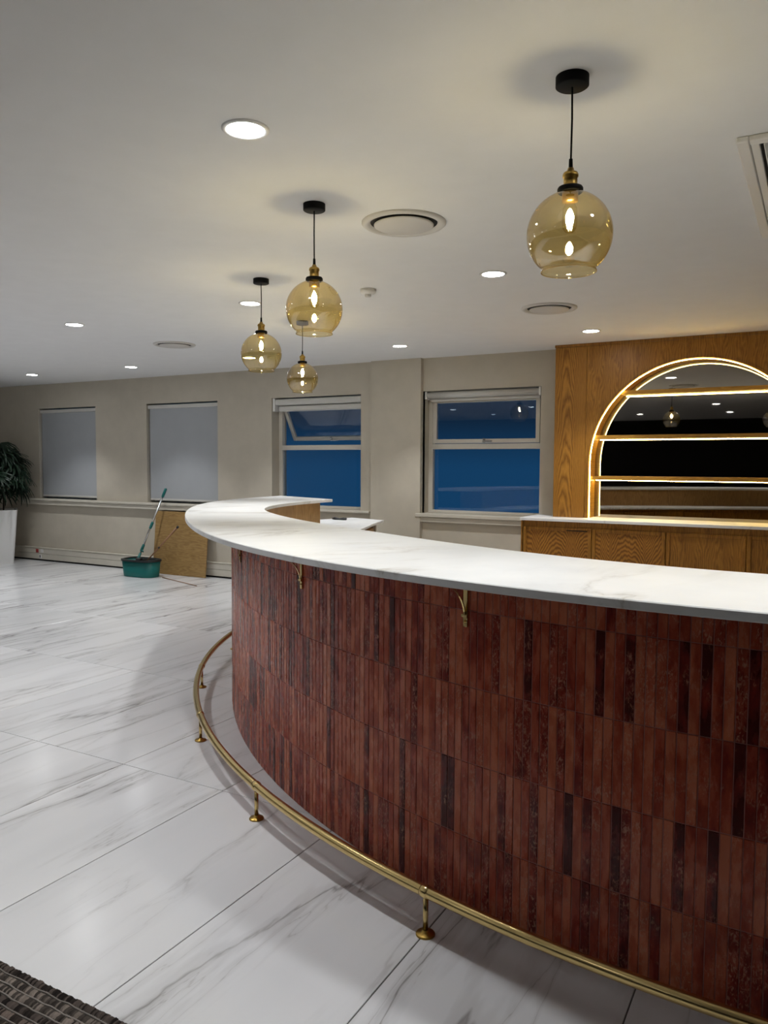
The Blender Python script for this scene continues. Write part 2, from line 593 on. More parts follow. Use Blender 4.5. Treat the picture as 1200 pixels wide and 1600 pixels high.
def window(n, W, tilt):
    a, b = W
    win = structure(obj('window_%d' % n, MB().box(a - 0.02, b + 0.02, 8.165, 8.19, Z0 - 0.03, Z0, 0.002), MAT['alu']))
    fr = ring(a, b, Z0, 2.285, 8.06, 8.125, 0.052, 0.03)
    fr.box(a + 0.052, b - 0.052, 8.06, 8.125, 1.672, 1.732, 0.003)
    obj('window_frame', fr, MAT['alu'], win)
    obj('pane', MB().box(a + 0.05, b - 0.05, 8.088, 8.092, Z0 + 0.02, 1.68), MAT['pane'], win)
    # top-hung sash, hinged along its head
    hz = 2.232
    x0, x1 = a + 0.056, b - 0.056
    mx = Matrix.Translation((0, 8.075, hz)) @ Matrix.Rotation(rad(tilt), 4, 'X')
    h = hz - 1.738
    sash = obj('sash', ring(x0, x1, -h, 0, -0.022, 0.022, 0.045).xform(mx), MAT['alu'], win)
    obj('pane', MB().box(x0 + 0.04, x1 - 0.04, -0.003, 0.003, -h + 0.04, -0.04).xform(mx), MAT['pane'], sash)
    xc = (x0 + x1) / 2
    hd = MB().box(xc - 0.012, xc + 0.012, -0.045, -0.022, -h + 0.004, -h + 0.05, 0.003)
    hd.box(xc - 0.012, xc + 0.10, -0.055, -0.043, -h + 0.010, -h + 0.026, 0.003)
    obj('window_handle', hd.xform(mx), MAT['steel'], sash)
    return win
# the outer pane and frame behind the two lowered blinds are hidden but closed
for n, W, tl in ((1, W1, 0), (2, W2, 0), (3, W3, 30), (4, W4, 0.3)):
    window(n, W, tl)

# roller blinds
def lowered(W, label):
    a, b = W
    r = thing('roller_blind', label, 'blind', ((a + b) / 2, 7.95, Z1), 'roller blinds on the back wall windows')
    obj('head_rail', MB().box(a + 0.006, b - 0.006, 7.93, 8.0, 2.245, 2.296, 0.006), MAT['bar'], r)
    obj('fabric', MB().box(a + 0.035, b - 0.02, 7.944, 7.947, 1.0, 2.25), MAT['blind'], r)
    obj('bottom_rail', MB().box(a + 0.033, b - 0.018, 7.938, 7.953, 0.985, 1.012, 0.003), MAT['bar'], r)
lowered(W1, 'grey roller blind fully lowered at the window behind the palm')
lowered(W2, 'grey roller blind fully lowered at the window above the mop bucket')
r = thing('roller_blind', 'rolled-up double blind at the window whose top sash stands open', 'blind', (-5.39, 7.97, 2.31), 'roller blinds on the back wall windows')
obj('head_rail', MB().box(-6.0, -4.745, 7.925, 8.02, 2.225, 2.300, 0.012), MAT['bar'], r)
obj('head_rail', MB().box(-5.97, -4.745, 7.955, 8.035, 2.150, 2.218, 0.012), MAT['bar'], r)
obj('end_bracket', MB().box(-6.03, -6.0, 7.92, 8.03, 2.15, 2.312, 0.004), MAT['white'], r)
r = thing('roller_blind', 'rolled-up single blind at the shut window beside the wooden back bar', 'blind', (-3.25, 7.97, 2.31), 'roller blinds on the back wall windows')
obj('head_rail', MB().tube([(-3.89, 7.965, 2.268), (-2.60, 7.965, 2.268)], 0.036, 20), MAT['bar'], r)
obj('end_bracket', MB().box(-3.915, -3.89, 7.92, 8.01, 2.225, 2.312, 0.004), MAT['white'], r)
obj('end_bracket', MB().box(-2.60, -2.578, 7.92, 8.01, 2.225, 2.312, 0.004), MAT['white'], r)
obj('bottom_rail', MB().box(-3.87, -2.61, 7.985, 8.0, 2.20, 2.232, 0.003), MAT['bar'], r)

# ------------------------------------------------------------------ ceiling fittings
DX = (-9.32, -7.46, -5.62, -3.72, -1.82)
DY = (6.96, 4.62, 2.24, -0.45, -2.95)
DL = {
    (-9.32, 6.96): 'round recessed downlight in front of the window behind the palm, leftmost lit disc',
    (-7.46, 6.96): 'small recessed downlight in front of the blind above the mop bucket',
    (-5.62, 6.96): 'recessed downlight hidden behind the globe of the third pendant from the front',
    (-3.72, 6.96): 'small recessed downlight in front of the pier between the two blue windows',
    (-1.82, 6.96): 'small recessed downlight in front of the wooden arch, nearest the oak panel',
    (-7.46, 4.62): 'recessed downlight just beyond the left edge of the frame',
    (-5.62, 4.62): 'round recessed downlight at the left of the ceiling, alone left of the small air diffuser',
    (-3.72, 4.62): 'recessed downlight partly behind the cord of the third pendant from the front',
    (-1.82, 4.62): 'round recessed downlight between the two larger air diffusers, left of the front pendant globe',
    (0.08, 2.24): 'recessed downlight just outside the frame above the right part of the bar top',
    (-1.82, 2.24): 'largest and nearest recessed downlight, alone at the upper left of the ceiling',
}
names = {-9.32: 'fifth', -7.46: 'fourth', -5.62: 'third', -3.72: 'second', -1.82: 'first'}
rown = {4.62: 'second row from the windows', 2.24: 'row above the front of the bar', -0.45: 'row above the camera', -2.95: 'row behind the camera'}
proto = None
for y in DY:
    for x in DX + ((0.08,) if y == 2.24 else ()):
        lab = DL.get((x, y)) or 'recessed downlight outside the frame, %s from the bar, %s' % (names[x], rown[y])
        if proto is None:
            proto = thing('downlight', lab, 'ceiling light', (x, y, CEIL), 'recessed downlights')
            obj('trim_ring', MB().lathe([(0.066, -0.001), (0.068, -0.006), (0.080, -0.007), (0.084, -0.003), (0.084, 0.0)]), MAT['white'], proto, True)
            obj('diffuser', MB().lathe([(0.0005, -0.004), (0.067, -0.004)]), MAT['lens'], proto, True)
            ld = bpy.data.lights.new('downlight_beam', 'SPOT')
            ld.energy = SPOT_W
            ld.color = (0.97, 0.985, 1.0)
            ld.spot_size = rad(94)
            ld.spot_blend = 0.55
            ld.shadow_soft_size = 0.05
            lo = bpy.data.objects.new('downlight_beam', ld)
            lo.location = (0, 0, -0.02)
            link(lo, proto, True)
        else:
            dup(proto, (x, y, CEIL), lab)

def diffuser(x, y, label):
    r = thing('air_diffuser', label, 'vent', (x, y, CEIL), 'round ceiling air diffusers')
    obj('outer_ring', MB().lathe([(0.206, 0.0), (0.206, -0.006), (0.196, -0.014), (0.172, -0.012), (0.160, 0.004)], n=64), MAT['offw'], r, True)
    obj('cavity', MB().lathe([(0.0005, -0.0015), (0.165, -0.0015)], n=64), MAT['vdark'], r, True)
    obj('centre_disc', MB().lathe([(0.0005, -0.020), (0.138, -0.020), (0.146, -0.016), (0.146, -0.012), (0.10, -0.006), (0.0005, -0.006)], n=64), MAT['offw'], r, True)
    return r
diffuser(-1.829, 3.455, 'large round air diffuser nearest the camera, right of the second pendant')
diffuser(-1.838, 5.812, 'round air diffuser below and behind the front pendant globe')
diffuser(-5.665, 5.850, 'small looking round air diffuser at far left, left of the third pendant')

r = thing('smoke_detector', 'small white smoke detector on the ceiling right of the second pendant globe', 'detector', (-2.723, 4.633, CEIL))
obj('base', MB().lathe([(0.0005, 0.0), (0.052, 0.0), (0.052, -0.020), (0.044, -0.030), (0.030, -0.034), (0.0005, -0.034)]), MAT['white'], r, True)
obj('sensor_cage', MB().lathe([(0.022, -0.034), (0.022, -0.046), (0.019, -0.052), (0.0005, -0.052)], n=24), MAT['offw'], r, True)

r = thing('air_cassette', 'white rectangular air conditioning grille cut by the right edge, with dark slots', 'air conditioner', (0.12, 3.81, CEIL))
cx0, cx1, cy0, cy1 = -0.315, 0.56, 3.14, 4.488
fr = MB()
zt, zb = CEIL, CEIL - 0.022
fr.box(cx0, cx0 + 0.044, cy0, cy1, zb, zt, 0.004)
fr.box(cx1 - 0.044, cx1, cy0, cy1, zb, zt, 0.004)
fr.box(cx0 + 0.044, cx1 - 0.044, cy0, cy0 + 0.045, zb, zt, 0.004)
fr.box(cx0 + 0.044, cx1 - 0.044, cy1 - 0.045, cy1, zb, zt, 0.004)
obj('frame', fr, MAT['white'], r)
inn = MB()
obj('inner_panel', MB().box(cx0 + 0.046, cx0 + 0.075, cy0 + 0.047, cy1 - 0.047, zb + 0.002, zt, 0.003), MAT['white'], r)
inn.box(cx1 - 0.075, cx1 - 0.046, cy0 + 0.047, cy1 - 0.047, zb + 0.002, zt, 0.003)
obj('inner_panel', inn, MAT['white'], r)
obj('cavity', MB().box(cx0 + 0.07, cx1 - 0.07, cy0 + 0.05, cy1 - 0.05, zt - 0.004, zt - 0.001), MAT['vdark'], r)
for k in range(10):
    x = cx0 + 0.104 + k * 0.066
    mx = Matrix.Translation((x, 0, zb + 0.010)) @ Matrix.Rotation(rad(-35), 4, 'Y')
    obj('louvre', MB().box(-0.018, 0.018, cy0 + 0.05, cy1 - 0.05, -0.0025, 0.0025).xform(mx), MAT['white'], r)

# ------------------------------------------------------------------ bar outlines (polar about the bar's centre)
BC = Vector((0.0, 6.0))
def interp(tab):
    a = np.radians(np.array([t[0] for t in tab], float))
    r_ = np.array([t[1] for t in tab], float)
    # natural cubic spline
    n = len(a)
    h = np.diff(a)
    A = np.zeros((n, n))
    B = np.zeros(n)
    A[0, 0] = A[-1, -1] = 1
    for i in range(1, n - 1):
        A[i, i - 1], A[i, i], A[i, i + 1] = h[i - 1], 2 * (h[i - 1] + h[i]), h[i]
        B[i] = 6 * ((r_[i + 1] - r_[i]) / h[i] - (r_[i] - r_[i - 1]) / h[i - 1])
    m = np.linalg.solve(A, B)
    def f(p):
        p = float(p)
        i = int(min(max(np.searchsorted(a, p) - 1, 0), n - 2))
        d0, d1 = a[i + 1] - p, p - a[i]
        return (m[i] * d0 ** 3 + m[i + 1] * d1 ** 3) / (6 * h[i]) + (r_[i] / h[i] - m[i] * h[i] / 6) * d0 + (r_[i + 1] / h[i] - m[i + 1] * h[i] / 6) * d1
    return f
def sym(tab):
    return [(-a, b) for a, b in reversed(tab) if a > 0] + tab
ang = range(0, 100, 10)
R_out = interp(sym(list(zip(ang, [4.022, 4.026, 4.035, 4.044, 4.061, 4.118, 4.246, 4.454, 4.698, 4.885])) + [(97.4, 5.0)]))
R_in = interp(sym(list(zip(ang, [3.304, 3.288, 3.253, 3.240, 3.295, 3.439, 3.640, 3.869, 4.005, 4.058])) + [(97.4, 4.10)]))
R_body = lambda p: 3.7611 + 0.0748 * p ** 2 + 0.0753 * min(abs(p), 1.7) ** 4
R_rail = lambda p: 3.9523 + 0.1637 * p ** 2 + 0.0108 * p ** 4
R_low = interp(sym([(0, 2.80), (20, 2.78), (40, 2.80), (60, 3.06), (70, 3.27), (80, 3.42), (90, 3.63), (100, 3.95), (108, 4.31)]))
def pp(p, r_, z=0.0):
    return Vector((BC.x - r_ * math.sin(p), BC.y - r_ * math.cos(p), z))
PSI0 = rad(-68)

def arc(p0, p1, n):
    return [p0 + (p1 - p0) * i / n for i in range(n + 1)]

SOFF, TOP = 1.139, 1.165
bar = thing('bar_counter', 'curved bar counter clad in upright glossy oxblood red tiles', 'bar counter', (-2.0, 2.7, 0))
# core behind the tiles
core = MB()
core.sweep([[pp(p, R_body(p) - 0.0018, 0), pp(p, R_body(p) - 0.0018, SOFF), pp(p, R_in(p) + 0.045, SOFF), pp(p, R_in(p) + 0.045, 0)] for p in arc(PSI0, rad(91), 160)])
tag(obj('grout_core', core, MAT['tgrout'], bar))
obj('inner_panel', MB().sweep([[pp(p, R_in(p) + 0.046, 0.901), pp(p, R_in(p) + 0.046, SOFF), pp(p, R_in(p) + 0.028, SOFF), pp(p, R_in(p) + 0.028, 0.901)] for p in arc(PSI0, rad(91.3), 160)], smooth=False), MAT['oak_inner'], bar)

# glazed finger tiles
ROWZ = [(0.0, 0.255), (0.255, 0.51), (0.51, 0.765), (0.765, 1.02), (1.02, SOFF)]
PITCH = 0.0295
samples = arc(PSI0, rad(91), 6000)
acc, stations = 0.0, []
prev = pp(samples[0], R_body(samples[0]))
nxt = 0.0
for p in samples[1:]:
    q = pp(p, R_body(p))
    acc += (q - prev).length
    prev = q
    if acc >= nxt:
        tn = pp(p + 1e-3, R_body(p + 1e-3)) - pp(p - 1e-3, R_body(p - 1e-3))
        stations.append((p, q, math.atan2(tn.y, tn.x)))
        nxt += PITCH
def tile_geo(h, rg):
    """slightly uneven tile: local x across, y into the wall, z up"""
    wv, c = (PITCH - 0.0024) / 2, 0.0014
    z0, z1 = 0.0011, h - 0.0011
    d = [rg.uniform(-0.0011, 0.0011) for _ in range(4)]
    back = [(-wv, 0.009, z0), (wv, 0.009, z0), (wv, 0.009, z1), (-wv, 0.009, z1)]
    mid = [(-wv, 0.0022, z0), (wv, 0.0022, z0), (wv, 0.0022, z1), (-wv, 0.0022, z1)]
    fr_ = [(-wv + c, d[0], z0 + c), (wv - c, d[1], z0 + c), (wv - c, d[2], z1 - c), (-wv + c, d[3], z1 - c)]
    vs = back + mid + fr_
    fs = []
    for o in (0, 4):
        for k in range(4):
            k2 = (k + 1) % 4
            fs.append((o + k, o + k2, o + 4 + k2, o + 4 + k))
    fs.append((8, 9, 10, 11))
    return vs, fs
def tint(rg):
    u = rg.random()
    r_ = rg.uniform(0.0, 0.16) if u < 0.15 else (rg.uniform(0.70, 0.95) if u > 0.70 else rg.uniform(0.3, 0.65))
    return (r_, rg.random() if rg.random() < 0.4 else 0.0, rg.random(), 1.0)
def paint_faces(me, cols_):
    a = me.color_attributes.new('tint', 'FLOAT_COLOR', 'CORNER')
    buf = np.zeros((len(me.loops), 4), np.float32)
    k = 0
    for poly, c in zip(me.polygons, cols_):
        for li in poly.loop_indices:
            buf[li] = c
    a.data.foreach_set('color', buf.ravel())
variants = {}
for h in (0, 1):
    hh = (0.255, SOFF - 1.02)[h]
    L = []
    for k in range(36):
        mb = MB().add(*tile_geo(hh, rng))
        me = mb.mesh('tile', MAT['tile'])
        paint_faces(me, [tint(rng)] * len(me.polygons))
        L.append(me)
    variants[h] = L
# the 60 courses nearest the camera are pieces of their own, the rest one joined part
first = next(i for i, s_ in enumerate(stations) if s_[0] > rad(1.2))
restv, restc = MB(), []
for i, (p, q, a) in enumerate(stations):
    for rI, (z0, z1) in enumerate(ROWZ):
        h = 1 if rI == 4 else 0
        Mx = Matrix.Translation((q.x, q.y, z0)) @ Matrix.Rotation(a + PI, 4, 'Z')
        if first <= i < first + 60:
            o = bpy.data.objects.new('tile', rng.choice(variants[h]))
            o.matrix_world = Mx
            link(o, bar, world=Mx)
        else:
            vs, fs = tile_geo(z1 - z0, rng)
            restv.add([Mx @ Vector(v) for v in vs], fs)
            restc += [tint(rng)] * len(fs)
me = restv.mesh('tile_field', MAT['tile'])
paint_faces(me, restc)
tag(obj('tile_field', me, None, bar), kind='stuff')

# brass brackets under the overhang
for a in (0.5, 15.6, 30.7, 45.6, 60.5):
    p = rad(a)
    rb = R_body(p)
    q = pp(p, rb)
    tn = (pp(p + 1e-3, R_body(p + 1e-3)) - pp(p - 1e-3, R_body(p - 1e-3)))
    Mx = Matrix.Translation((q.x, q.y, 0)) @ Matrix.Rotation(math.atan2(tn.y, tn.x) + PI, 4, 'Z')
    b_ = obj('bracket', MB().box(-0.009, 0.009, -0.006, 0.002, 0.965, SOFF, 0.001).xform(Mx), MAT['brass'], bar)
    pts = []
    for k in range(15):
        t_ = k / 14
        pts.append((0, -0.009 - 0.185 * (1 - math.cos(t_ * PI / 2)) ** 1.0, 1.000 + (SOFF - 0.004 - 1.000) * math.sin(t_ * PI / 2)))
    rings = []
    for k, (x, y, z) in enumerate(pts):
        y2, z2 = pts[min(k + 1, 14)][1:]
        y1, z1 = pts[max(k - 1, 0)][1:]
        d = Vector((0, y2 - y1, z2 - z1)).normalized()
        nrm = Vector((0, d.z, -d.y)) * 0.002
        c = Vector((x, y, z))
        rings.append([c + Vector((-0.003, 0, 0)) - nrm, c + Vector((0.003, 0, 0)) - nrm, c + Vector((0.003, 0, 0)) + nrm, c + Vector((-0.003, 0, 0)) + nrm])
    obj('curved_arm', MB().sweep(rings).xform(Mx), MAT['brass'], b_)
    obj('soffit_strap', MB().box(-0.009, 0.009, -0.20, -0.002, SOFF - 0.005, SOFF - 0.0005, 0.001).xform(Mx), MAT['brass'], b_)
    obj('screw', MB().lathe([(0.0005, 0.0), (0.004, 0.0), (0.005, 0.003)], n=12).xform(Mx @ Matrix.Translation((0, -0.0085, 0.985)) @ Matrix.Rotation(rad(-90), 4, 'X')), MAT['abrass'], b_)
    obj('clamp_bar', MB().box(-0.012, 0.012, -0.013, -0.004, 0.998, 1.008, 0.001).xform(Mx), MAT['brass'], b_)

# stone slab on top
def slab(Ro, Ri, po0, po1, pi0, pi1, z0, z1, n=180, e=0.003):
    rings = []
    for k in range(n + 1):
        a, b = po0 + (po1 - po0) * k / n, pi0 + (pi1 - pi0) * k / n
        ro, ri = Ro(a), Ri(b)
        rings.append([pp(a, ro - e, z0), pp(a, ro, z0 + e), pp(a, ro, z1 - e), pp(a, ro - e, z1), pp(b, ri + e, z1), pp(b, ri, z1 - e), pp(b, ri, z0 + e), pp(b, ri + e, z0)])
    return MB().sweep(rings)
o = tag(obj('countertop', slab(R_out, R_in, PSI0, rad(97.4), PSI0, rad(93.8), SOFF, TOP), MAT['stone']),
        'long curved white veined stone top overhanging the red tiled bar', 'countertop')

# work counter and cabinets on the bartender side
WZ = 0.90
R_low_o = lambda p: R_in(p) + 0.027 if p < rad(91.6) else min(4.09 + (p - rad(91.6)) * 26.0, 4.84)
tag(obj('work_counter', slab(lambda p: R_low_o(p), R_low, PSI0, rad(108), PSI0, rad(108), WZ - 0.025, WZ, 420), MAT['stone']),
    'lower white stone work surface behind the raised bar front, tip pointing right', 'countertop')
cab = thing('under_bar_cabinet', 'curved oak cabinet run under the low work surface inside the bar', 'cabinet', (-2.2, 4.2, 0))
obj('carcass', MB().sweep([[pp(p, R_low(p) + 0.075, 0.09), pp(p, R_low(p) + 0.075, WZ - 0.026), pp(p, min(R_in(p) + 0.026, R_low(p) + 0.45), WZ - 0.026), pp(p, min(R_in(p) + 0.026, R_low(p) + 0.45), 0.09)] for p in arc(PSI0, rad(90), 120)]), MAT['oak_plain'], cab)
obj('end_carcass', MB().sweep([[pp(p, R_low(p) + 0.075, 0.09), pp(p, R_low(p) + 0.075, WZ - 0.026), pp(p, R_low_o(p) - 0.03, WZ - 0.026), pp(p, R_low_o(p) - 0.03, 0.09)] for p in arc(rad(91.8), rad(105), 28)]), MAT['oak_plain'], cab)
obj('plinth', MB().sweep([[pp(p, R_low(p) + 0.13, 0.0), pp(p, R_low(p) + 0.13, 0.09), pp(p, R_low(p) + 0.30, 0.09), pp(p, R_low(p) + 0.30, 0.0)] for p in arc(PSI0, rad(104), 120)]), MAT['shadow'], cab)
def curved_front(p0, p1, z0, z1, r0, r1):
    return MB().sweep([[pp(p, R_low(p) + r0, z0), pp(p, R_low(p) + r0, z1), pp(p, R_low(p) + r1, z1), pp(p, R_low(p) + r1, z0)] for p in arc(p0, p1, 8)])
for k in range(9):
    a0, a1 = 12 + k * 8.6, 12 + (k + 1) * 8.6 - 0.25
    obj('door', curved_front(rad(a0), rad(a1), 0.11, 0.83, 0.052, 0.073), MAT['oak_plain'], cab)
for k in range(3):
    z0 = 0.11 + k * 0.245
    obj('drawer', curved_front(rad(92), rad(104.6), z0, z0 + 0.238, 0.052, 0.073), MAT['oak_inner'], cab)
obj('end_panel', MB().sweep([[pp(p, R_low(p) + 0.04, 0.0), pp(p, R_low(p) + 0.04, WZ - 0.026), pp(p, R_low_o(p) - 0.02, WZ - 0.026), pp(p, R_low_o(p) - 0.02, 0.0)] for p in arc(rad(105.1), rad(105.7), 1)]), MAT['trim'], cab)
obj('appliance_front', curved_front(rad(-12), rad(11.5), 0.10, 0.855, 0.050, 0.073), MAT['blackp'], cab)

# small black gadget on the work surface
g = MB()
gc = Vector((-4.52, 7.10, WZ))
g.tube([gc + Vector((-0.085, 0.0, 0.013)), gc + Vector((-0.05, -0.004, 0.015)), gc + Vector((0.0, 0, 0.011)), gc + Vector((0.05, 0.006, 0.015)), gc + Vector((0.085, 0.008, 0.013))], [0.011, 0.0145, 0.009, 0.0145, 0.011], 12)
tag(obj('handheld_gadget', g, MAT['blackp']), 'small slim black gadget lying near the far edge of the low work surface', 'gadget')

# ------------------------------------------------------------------ brass foot rail
rail = thing('foot_rail', 'polished brass foot rail curving round the base of the tiled bar', 'foot rail', (-2.0, 2.55, 0))
RZ, RR = 0.142, 0.0185
obj('rail_tube', MB().tube([pp(p, R_rail(p), RZ) for p in arc(rad(-60), rad(86), 150)], RR, 18), MAT['brass'], rail)
for a in (0.4, 15.5, 30.7, 45.5, 60.0, 74.8):
    p = rad(a)
    c = pp(p, R_rail(p), 0)
    po = obj('post', MB().tube([c + Vector((0, 0, 0.004)), c + Vector((0, 0, RZ - RR + 0.006))], 0.0085, 16), MAT['brass'], rail)
    obj('floor_flange', MB().lathe([(0.0085, 0.016), (0.013, 0.013), (0.014, 0.008), (0.029, 0.007), (0.031, 0.004), (0.031, 0.0005)], (c.x, c.y, 0), 28), MAT['abrass'], po)
    dp = 0.016 / R_rail(p)
    obj('rail_collar', MB().tube([pp(p + d, R_rail(p + d), RZ) for d in (-dp, -dp / 2, 0, dp / 2, dp)], [0.0186, 0.0208, 0.0212, 0.0208, 0.0186], 20), MAT['brass'], po)

# ------------------------------------------------------------------ pendants
PL = [((-0.706, 2.422), 'nearest and largest amber glass globe pendant, at the right'),
      ((-2.060, 3.020), 'second amber glass globe pendant, left of the large round air diffuser'),
      ((-3.180, 4.060), 'third amber glass globe pendant, leftmost of the four'),
      ((-3.806, 5.405), 'smallest and farthest amber glass globe pendant, in front of the open window')]
GZ, GR = 2.207 - CEIL, 0.130
r = thing('pendant_lamp', PL[0][1], 'pendant lamp', (*PL[0][0], CEIL), 'amber globe pendants over the bar')
obj('canopy', MB().lathe([(0.0005, -0.031), (0.046, -0.031), (0.050, -0.028), (0.050, 0.0)], n=40).lathe([(0.0005, 0.0), (0.050, 0.0)], n=40), MAT['black'], r, True)
cz = GZ + GR
obj('cord', MB().tube([(0, 0, -0.028), (0.0015, 0, (cz + 0.09) / 2), (0, 0, cz + 0.088)], 0.0031, 10), MAT['black'], r, True)
obj('cord_grip', MB().lathe([(0.0005, cz + 0.097), (0.0055, cz + 0.097), (0.0065, cz + 0.070), (0.0075, cz + 0.066)], n=20), MAT['black'], r, True)
obj('lamp_holder', MB().lathe([(0.0005, cz + 0.070), (0.009, cz + 0.070), (0.011, cz + 0.062), (0.021, cz + 0.056), (0.024, cz + 0.050), (0.024, cz + 0.043), (0.021, cz + 0.041), (0.021, cz + 0.014), (0.024, cz + 0.010), (0.024, cz - 0.030), (0.0005, cz - 0.030)], n=28), MAT['abrass'], r, True)
obj('shade_collar', MB().lathe([(0.022, cz + 0.016), (0.036, cz + 0.013), (0.039, cz + 0.008), (0.039, cz - 0.001), (0.036, cz - 0.004)], n=36), MAT['black'], r, True)
prof = []
t0, t1 = math.asin(0.034 / GR), PI - math.asin(0.083 / GR)
for k in range(37):
    t_ = t0 + (t1 - t0) * k / 36
    prof.append((GR * math.sin(t_), GZ + GR * math.cos(t_)))
zb = prof[-1][1]
prof += [(0.0825, zb - 0.006), (0.0835, zb - 0.012)]
sh = obj('glass_shade', MB().lathe(prof, n=64), MAT['amber'], r, True)
rim = MB().lathe([(0.0835 + 0.0016 * math.cos(a), zb - 0.012 + 0.0016 * math.sin(a)) for a in [k * PI / 4 for k in range(9)]], n=64)
obj('glass_rim', rim, MAT['amber'], sh, True)
bl = obj('bulb', MB().lathe([(0.013, cz - 0.030), (0.016, cz - 0.040), (0.022, cz - 0.052), (0.0225, cz - 0.095), (0.020, cz - 0.112), (0.012, cz - 0.122), (0.0005, cz - 0.125)], n=28), MAT['bulb'], r, True)
obj('filament', MB().lathe([(0.0005, cz - 0.050), (0.006, cz - 0.056), (0.0125, cz - 0.075), (0.0115, cz - 0.092), (0.005, cz - 0.106), (0.0005, cz - 0.110)], n=16), MAT['filament'], bl, True)
for (x, y), lab in PL[1:]:
    dup(r, (x, y, CEIL), lab, rng.uniform(0, 6))

# ------------------------------------------------------------------ oak back bar
PY = 7.65                                    # front plane of the arched panelling
MY = 7.862                                   # mirror plane
CX, CRAD, CZ = -1.027, 0.962, 1.512          # arch centre, radius, springing height
TOPZ = 0.985
PX0, PX1 = -2.345, 2 * CX + 2.345
unit = thing('arched_display', 'full-height oak panel unit with a lit arched mirror niche and shelves', 'display unit', (CX, 7.8, TOPZ))
obj('panel', MB().box(PX0, -2.034, PY, WALL_Y, TOPZ, CEIL - 0.028, 0.0015), MAT['oak_flame'], unit)
# main panel with the arch cut out of it, as a strip around the opening
RT = CRAD + 0.034
def arch_pts(rd, n=56):
    pts = [(CX - rd, TOPZ)]
    for k in range(n + 1):
        a = PI - PI * k / n
        pts.append((CX + rd * math.cos(a), CZ + rd * math.sin(a)))
    pts.append((CX + rd, TOPZ))
    return pts
inner = arch_pts(RT)
XA, XB, ZT = -2.031, PX1, CEIL - 0.028
outer = []
for (x, z) in inner:
    if z <= CZ + 1e-6:
        outer.append((XA if x < CX else XB, z))
    else:
        dx, dz = x - CX, z - CZ
        s1 = (ZT - CZ) / dz if dz > 1e-6 else 1e9
        s2 = ((XB - CX) / dx if dx > 0 else (XA - CX) / dx) if abs(dx) > 1e-6 else 1e9
        s_ = min(s1, s2)
        outer.append((CX + dx * s_, CZ + dz * s_))
# make sure the two top corners are present
def insert_corner(cx_, cz_):
    best = min(range(len(outer)), key=lambda k: (outer[k][0] - cx_) ** 2 + (outer[k][1] - cz_) ** 2)
    outer[best] = (cx_, cz_)
insert_corner(XA, ZT)
insert_corner(XB, ZT)
pm = MB()
pm.sweep([[Vector((i_[0], PY, i_[1])), Vector((o_[0], PY, o_[1])), Vector((o_[0], PY + 0.02, o_[1])), Vector((i_[0], PY + 0.02, i_[1]))] for i_, o_ in zip(inner, outer)])
obj('panel', pm, MAT['oak'], unit)
obj('cornice_strip', MB().box(PX0 - 0.004, PX1 + 0.004, PY - 0.012, WALL_Y, CEIL - 0.027, CEIL - 0.001, 0.002), MAT['oak_plain'], unit)
obj('side_cheek', MB().box(PX1 - 0.02, PX1, PY + 0.021, WALL_Y, TOPZ, CEIL - 0.028), MAT['oak_plain'], unit)
# arch trim, reveal, LED line, mirror
def arch_band(r0, r1, y0, y1):
    A, B = arch_pts(r0), arch_pts(r1)
    return MB().sweep([[Vector((a[0], y0, a[1])), Vector((b[0], y0, b[1])), Vector((b[0], y1, b[1])), Vector((a[0], y1, a[1]))] for a, b in zip(A, B)])
obj('arch_trim', arch_band(CRAD + 0.006, RT - 0.001, PY - 0.004, PY + 0.03), MAT['oak_plain'], unit)
obj('reveal', arch_band(CRAD, CRAD + 0.02, PY + 0.016, MY), MAT['shelf'], unit)  # lighter gold oak than the panel, LED glow put into the colour
obj('led_strip', MB().tube([(x, PY + 0.008, z) for x, z in arch_pts(CRAD - 0.003, 72)], 0.0035, 8), MAT['led'], unit)
mp = arch_pts(CRAD + 0.015)
mm = MB()
n_ = len(mp)
mm.add([(x, MY, z) for x, z in mp] + [(x, MY + 0.006, z) for x, z in mp],
       [tuple(range(n_)), tuple(reversed(range(n_, 2 * n_)))] + [(k, (k + 1) % n_, n_ + (k + 1) % n_, n_ + k) for k in range(n_)])
obj('mirror', mm, MAT['mirror'], unit)
obj('back_board', MB().box(PX0 + 0.4, PX1 - 0.2, MY + 0.007, WALL_Y - 0.002, TOPZ, 2.5), MAT['shadow'], unit)
for z, lab in ((2.191, 'top'), (1.772, 'mid'), (1.376, 'low')):
    hw = math.sqrt(max(0.0, CRAD ** 2 - max(0, z - CZ) ** 2)) - 0.003
    hw2 = math.sqrt(max(0.0, CRAD ** 2 - max(0, z + 0.022 - CZ) ** 2)) - 0.003
    sh_ = MB()
    vs = [(CX - hw, z - 0.018), (CX + hw, z - 0.018), (CX + hw2, z + 0.018), (CX - hw2, z + 0.018)]
    sh_.sweep([[Vector((x, PY + 0.014, zz)) for x, zz in vs], [Vector((x, MY - 0.002, zz)) for x, zz in vs]])
    s_ = obj('shelf', sh_, MAT['shelf'], unit)
    obj('led_strip', MB().box(CX - hw + 0.012, CX + hw - 0.012, MY - 0.016, MY - 0.003, z - 0.027, z - 0.0185), MAT['led'], s_)

